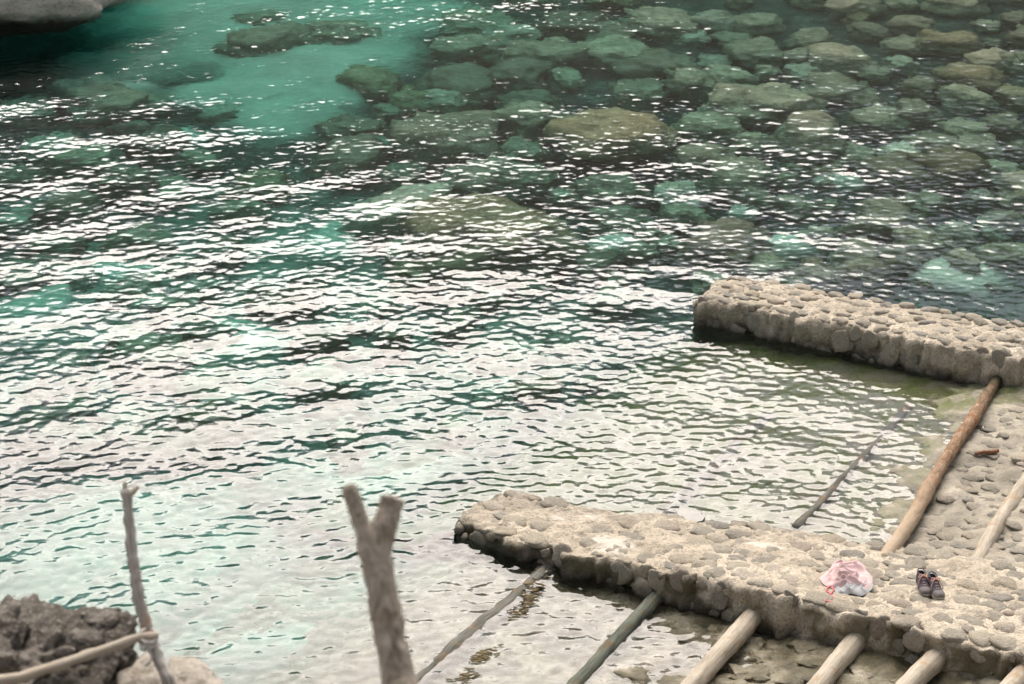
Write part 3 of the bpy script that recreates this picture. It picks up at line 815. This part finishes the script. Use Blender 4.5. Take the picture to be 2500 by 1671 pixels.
rl = [(-330, 1735, 8.75), (-150, 1698, 8.8), (-20, 1664, 8.84), (60, 1651, 8.86), (150, 1622, 8.88), (250, 1588, 8.91), (330, 1560, 8.94), (384, 1551, 8.94)]
Pr = spline([at_range(*p) for p in rl], 50); c2 = Pr[0].copy()
o = tube('fence_rail', Pr - c2, np.linspace(.024, .019, 50), M_RAIL, None, 14, .004, 8, 20); o.location = c2
tag(o, 'bleached slanting driftwood rail lashed to the slender post', 'fence rail')
kc = at_range(362, 1566, 8.955)
pth = []
for k in range(70):
    u = k / 69; a = u * 2 * math.pi * 4.5
    pth.append(np.array([math.cos(a) * .031 + .012 * (u - .5), math.sin(a) * .038, (u - .5) * .055 + .018 * math.sin(a * .5)]))
pth += [np.array([.02, -.045, -.05]), np.array([-.01, -.05, -.09])]
M_ROPE = mat_plain('old_rope', (.55, .52, .48), .3, 60)
o = tube('rope_lashing', spline(pth, 150), [.0052] * 150, M_ROPE, None, 8, .002, 3, 60); o.location = kc
tag(o, 'whitish rope lashing knotted round post and rail', 'rope')

FR = 6.6
def fork():
    main = [(992, 1760), (975, 1671), (955, 1570), (940, 1480), (925, 1400), (921, 1345), (936, 1290), (950, 1250), (960, 1216)]
    mr = [43, 41, 39, 38, 37, 37, 32, 29, 30]
    left = [(925, 1410), (898, 1345), (884, 1290), (870, 1240), (853, 1186)]
    lr = [28, 24, 22, 21, 20]
    web = [(888, 1312), (905, 1296), (928, 1312)]
    px = FR / FPX
    pm = [at_range(x, y, FR) for x, y in main]
    g = pm[0].copy(); g[2] = float(cliff_z(np.array(g[0]), np.array(g[1] - .05))) - .1; g[1] -= .05; g[0] += .05
    pm = [g] + pm; mr = [46] + mr
    P1 = spline(pm, 90); r1 = np.interp(np.linspace(0, 1, 90), np.linspace(0, 1, len(mr)), mr) * px
    P2 = spline([at_range(x, y, FR - .02) for x, y in left], 50); r2 = np.interp(np.linspace(0, 1, 50), np.linspace(0, 1, len(lr)), lr) * px
    P3 = spline([at_range(x, y, FR + .01) for x, y in web], 12)
    c = g.copy()
    V, F = [], []
    for P, r_, sd in ((P1, r1, 1), (P2, r2, 2), (P3, np.full(12, 13 * px), 3)):
        v, f, _ = tube_data(P - c, r_, 20, .006, sd, 18)
        n0 = sum(len(q) for q in V); V.append(v); F += [tuple(i + n0 for i in q) for q in f]
    o = mesh_obj('forked_post', np.vstack(V), F, None)
    md = o.modifiers.new('weld', 'REMESH'); md.mode = 'VOXEL'; md.voxel_size = .004; md.use_smooth_shade = True
    m = NM('forked_post_wood'); c_ = m.coord('Object', (26, 26, 2.2))
    g1 = m.noise(c_, 1, 6, .7, .5); g2 = m.noise(m.coord('Object', (90, 90, 6)), 1, 4, .7); b_ = m.noise(m.coord('Object'), 9, 3)
    col = m.ramp(g1, [(.36, (.20, .16, .125)), (.46, (.46, .385, .305)), (.62, (.70, .61, .51))])
    col = m.mix(m.ramp(g2, [(.5, 0.0), (.7, .6)]), col, (.26, .21, .165)); col = m.mix(m.ramp(b_, [(.55, 0.0), (.75, .45)]), col, (.34, .23, .14))
    m.color(col); m.bump(m.math('ADD', g1, g2), 1.0, .03)
    o.data.materials.append(m.m); o.location = c
    tag(o, 'thick weathered driftwood post forking in two at its top', 'fence post')
fork()

# ------------------------------------------------------------------ clothes on the jetty
def crumple(name, outline, mat, base_z, hgt, seed, fold_dir, parent=None, n=64, loc=None, fold=26):
    """cloth lying on the stones: polar sheet inside an outline with folds that run along fold_dir"""
    out_ = spline(outline + [outline[0]], n + 1)[:-1]
    nr = 40
    V = [(0, 0)]
    for i in range(1, nr + 1):
        for k in range(n): V.append((out_[k][0] * i / nr, out_[k][1] * i / nr))
    V = np.array(V); rr = np.concatenate([[0], np.repeat(np.arange(1, nr + 1) / nr, n)])
    u = V @ np.array(fold_dir); v_ = V @ np.array([-fold_dir[1], fold_dir[0]])
    p = np.stack([u * 3.0, v_ * fold * .5, u * 0 + seed], -1)
    wob = fbm(np.stack([V[:, 0] * 5, V[:, 1] * 5, u * 0], -1), 3, seed)
    ridg = 1 - np.abs(vnoise(p + wob[:, None] * .9, seed)) ** .8
    ridg2 = 1 - np.abs(vnoise(p * 2.1 + wob[:, None] * .8 + 5, seed + 2))
    z = base_z + hgt * (.25 + .55 * ridg ** 2 + .2 * ridg2) * (1 - rr ** 5) * (.65 + .5 * fbm(np.stack([V[:, 0] * 4, V[:, 1] * 4, u * 0], -1), 2, seed + 7)) + .006 * (1 - rr)
    z = np.maximum(z, base_z + .003)
    W = np.column_stack([V, z])
    F = [(0, 1 + k, 1 + (k + 1) % n) for k in range(n)]
    for i in range(nr - 1):
        for k in range(n):
            a = 1 + i * n + k; b = 1 + i * n + (k + 1) % n
            F.append((a, a + n, b + n, b))
    o = mesh_obj(name, W, F, mat, parent)
    so = o.modifiers.new('thick', 'SOLIDIFY'); so.thickness = .004; so.offset = 1
    if loc is not None: o.location = loc
    return o
mpk = NM('pink_cotton'); n_ = mpk.noise(mpk.coord('Position'), 14, 4)
mpk.color(mpk.ramp(n_, [(.3, (.58, .39, .39)), (.6, (.68, .49, .48))])); mpk.bump(mpk.noise(mpk.coord(), 45, 3), .35, .01); mpk.b.inputs['Sheen Weight'].default_value = .2
mwh = NM('white_cotton'); mwh.color(mwh.ramp(mwh.noise(mwh.coord(), 20, 3), [(.3, (.34, .355, .37)), (.7, (.42, .42, .42))])); mwh.bump(mwh.noise(mwh.coord(), 45, 3), .3, .01)
def cl(px, py, z=.36):
    p = at(px, py, z); return p
CZ = float(ztop(cs, ct)) + .02
def pxo(pts, c, z): return [tuple((at(x, y, z) - c)[:2]) for x, y in pts]
tilt = (zbN(cs) - zfN(cs)) / tbN(cs)
cc = at(2062, 1412, CZ + .02); cc[2] = CZ
pink_pts = [(2000, 1410), (2022, 1392), (2035, 1377), (2060, 1378), (2085, 1379), (2108, 1377), (2116, 1392), (2127, 1404), (2131, 1420), (2124, 1442), (2106, 1450), (2085, 1448), (2066, 1440), (2040, 1438), (2014, 1428)]
s1, t1 = st(cc[0], cc[1])
cloth = crumple('pink_blouse', pxo(pink_pts, cc, CZ + .02), mpk.m, .028, .14, 5, (.98, .17), None, 72, (cc[0], cc[1], float(ztop(s1, t1)) + .012), 26)
tag(cloth, 'crumpled pale pink blouse with red ties heaped on the jetty', 'clothing')
cw = at(2088, 1440, CZ); 
white_pts = [(2034, 1430), (2060, 1424), (2100, 1425), (2128, 1428), (2130, 1440), (2118, 1452), (2101, 1460), (2080, 1455), (2058, 1455), (2040, 1452)]
s2, t2 = st(cw[0], cw[1])
wc = crumple('white_cloth', pxo(white_pts, cw, CZ), mwh.m, .01, .055, 9, (.7, .7), None, 60, (cw[0], cw[1], float(ztop(s2, t2)) + .012), 22)
tag(wc, 'white cloth poking out from under the pink blouse', 'clothing')
M_TIE = mat_plain('red_ribbon', (.62, .17, .19), .15, 30)
def pz(px, py, dz):
    p = at(px, py, CZ)
    s_, t_ = st(p[0], p[1]); p = at(px, py, float(ztop(s_, t_)) + dz); return p
tie = [pz(2030, 1430, .03), pz(2020, 1436, .018), pz(2018, 1444, .02), pz(2028, 1450, .016), pz(2034, 1458, .02), pz(2036, 1466, .018), pz(2026, 1470, .02), pz(2016, 1467, .018), pz(2017, 1461, .022), pz(2026, 1452, .024), pz(2034, 1442, .02), pz(2032, 1433, .028)]
Pt = spline(tie, 70) - np.array(cloth.location)
tube('tie', Pt, [.0065] * 70, M_TIE, cloth, 8, .001, 2, 60)

# ------------------------------------------------------------------ shoes
M_UP = mat_plain('dark_navy_suede', (.085, .085, .105), .35, 50); M_TOE = mat_plain('grey_suede_toe', (.19, .17, .165), .25, 50)
M_SOLE = mat_plain('pale_rubber_sole', (.40, .36, .31), .2, 40); M_DARK = mat_plain('dark_lining', (.02, .017, .015), .2, 40); M_LACE = mat_plain('pink_lace', (.60, .33, .27), .2, 50)
def shoe(label, loc, rz):
    root = empty('shoe', loc); root.rotation_euler = (0, 0, rz)
    tag(root, label, 'shoe')
    # local: toe to -Y, heel +Y; length .28
    prof = [(-.138, .020), (-.130, .036), (-.105, .047), (-.07, .050), (-.02, .043), (.04, .036), (.09, .037), (.122, .033), (.136, .018)]
    L = spline(prof, 34)
    def ring(sc_, z): return [(p[1] * sc_, p[0], z) for p in L] + [(-p[1] * sc_, p[0], z) for p in L[::-1]]
    n = 68
    V = ring(1.04, 0) + ring(1.08, .010) + ring(1.06, .024) + ring(.95, .026)
    F = [[r * n + k, r * n + (k + 1) % n, (r + 1) * n + (k + 1) % n, (r + 1) * n + k] for r in range(3) for k in range(n)] + [list(range(n - 1, -1, -1)), list(range(3 * n, 4 * n))]
    mesh_obj('sole', V, F, M_SOLE, root)
    # upper: stations along y, each an arch from sole edge to sole edge
    ys = np.linspace(-.136, .132, 40)
    def half(y): return float(np.interp(y, [p[0] for p in prof], [p[1] for p in prof]))
    def hgt(y): return float(np.interp(y, [-.138, -.125, -.10, -.06, -.03, 0, .03, .05, .132], [.030, .050, .058, .064, .078, .100, .118, .124, .124]))
    na = 21
    V, F = [], []
    for y in ys:
        hw, hz = half(y), hgt(y)
        op = .62 if y > .035 else 0.0                  # open ankle
        for k in range(na):
            a = math.pi * k / (na - 1)
            cx, sz = math.cos(a), math.sin(a)
            x = hw * np.sign(cx) * abs(cx) ** .62; z = .02 + (hz - .02) * sz ** .75
            V.append((x, y, z))
    V = np.array(V)
    keep = lambda i, k: not (ys[i] > .033 and 6 <= k <= na - 8)
    up, toe = [], []
    for i in range(39):
        for k in range(na - 1):
            if not keep(i, k): continue
            f = (i * na + k, i * na + k + 1, (i + 1) * na + k + 1, (i + 1) * na + k)
            (toe if ys[i] < -.075 else up).append(f)
    base = 39 * na
    up.append(tuple(base + k for k in range(0, 7))); up.append(tuple(base + k for k in range(na - 7, na)))
    up.append((base + 0, base + 6, base + na - 7, base + na - 1))
    o = mesh_obj('upper', V, up, M_UP, root); so = o.modifiers.new('thick', 'SOLIDIFY'); so.thickness = .004
    o = mesh_obj('toe_cap', V + np.array([0, -.001, .0]), toe, M_TOE, root); so = o.modifiers.new('thick', 'SOLIDIFY'); so.thickness = .004
    bm = bmesh.new(); bmesh.ops.create_circle(bm, cap_ends=True, segments=24, radius=1, matrix=Matrix.Translation((0, .083, .085)) @ Matrix.Diagonal((.031, .046, 1, 1)))
    me = bpy.data.meshes.new('insole'); bm.to_mesh(me); bm.free(); me.materials.append(M_DARK)
    inst('insole', me, root, Matrix())
    rim = [(math.cos(a) * .034, .083 + math.sin(a) * .051, .122 + .006 * math.sin(a)) for a in np.linspace(0, 2 * math.pi, 40)]
    tube('collar', rim, [.006] * 40, M_UP, root, 8)
    for k, y in enumerate((-.055, -.030, -.006, .018)):
        z = hgt(y) + .003; wd = .024
        tube('lace', spline([(-wd, y + .006, z - .012), (-wd * .4, y, z), (wd * .4, y - .002, z), (wd, y + .008, z - .012)], 14), [.0042] * 14, M_LACE, root, 6)
    z = hgt(.028) + .006
    for sgn in (-1, 1):
        tube('lace', spline([(0, .026, z), (sgn * .025, .022, z + .008), (sgn * .042, .006, z - .01), (sgn * .028, -.004, z - .004), (sgn * .006, .02, z + .002)], 22), [.0042] * 22, M_LACE, root, 6)
        tube('lace', spline([(0, .024, z), (sgn * .03, -.01, z - .012), (sgn * .05, -.03, z - .045), (sgn * .056, -.04, z - .075)], 18), [.004] * 18, M_LACE, root, 6)
    return root
for (px, py, lab, rz) in ((2252, 1443, 'dark laced ankle shoe standing on the jetty next to the pink blouse, its mate beyond', .04), (2282, 1452, 'dark laced ankle shoe standing a little further from the pink blouse than its mate', .16)):
    p = at(px, py, .38); s_, t_ = st(p[0], p[1]); p = at(px, py, float(ztop(s_, t_))); s_, t_ = st(p[0], p[1])
    r = shoe(lab, (p[0], p[1], float(ztop(s_, t_)) + .03), rz)
    r['group'] = 'pair of shoes'
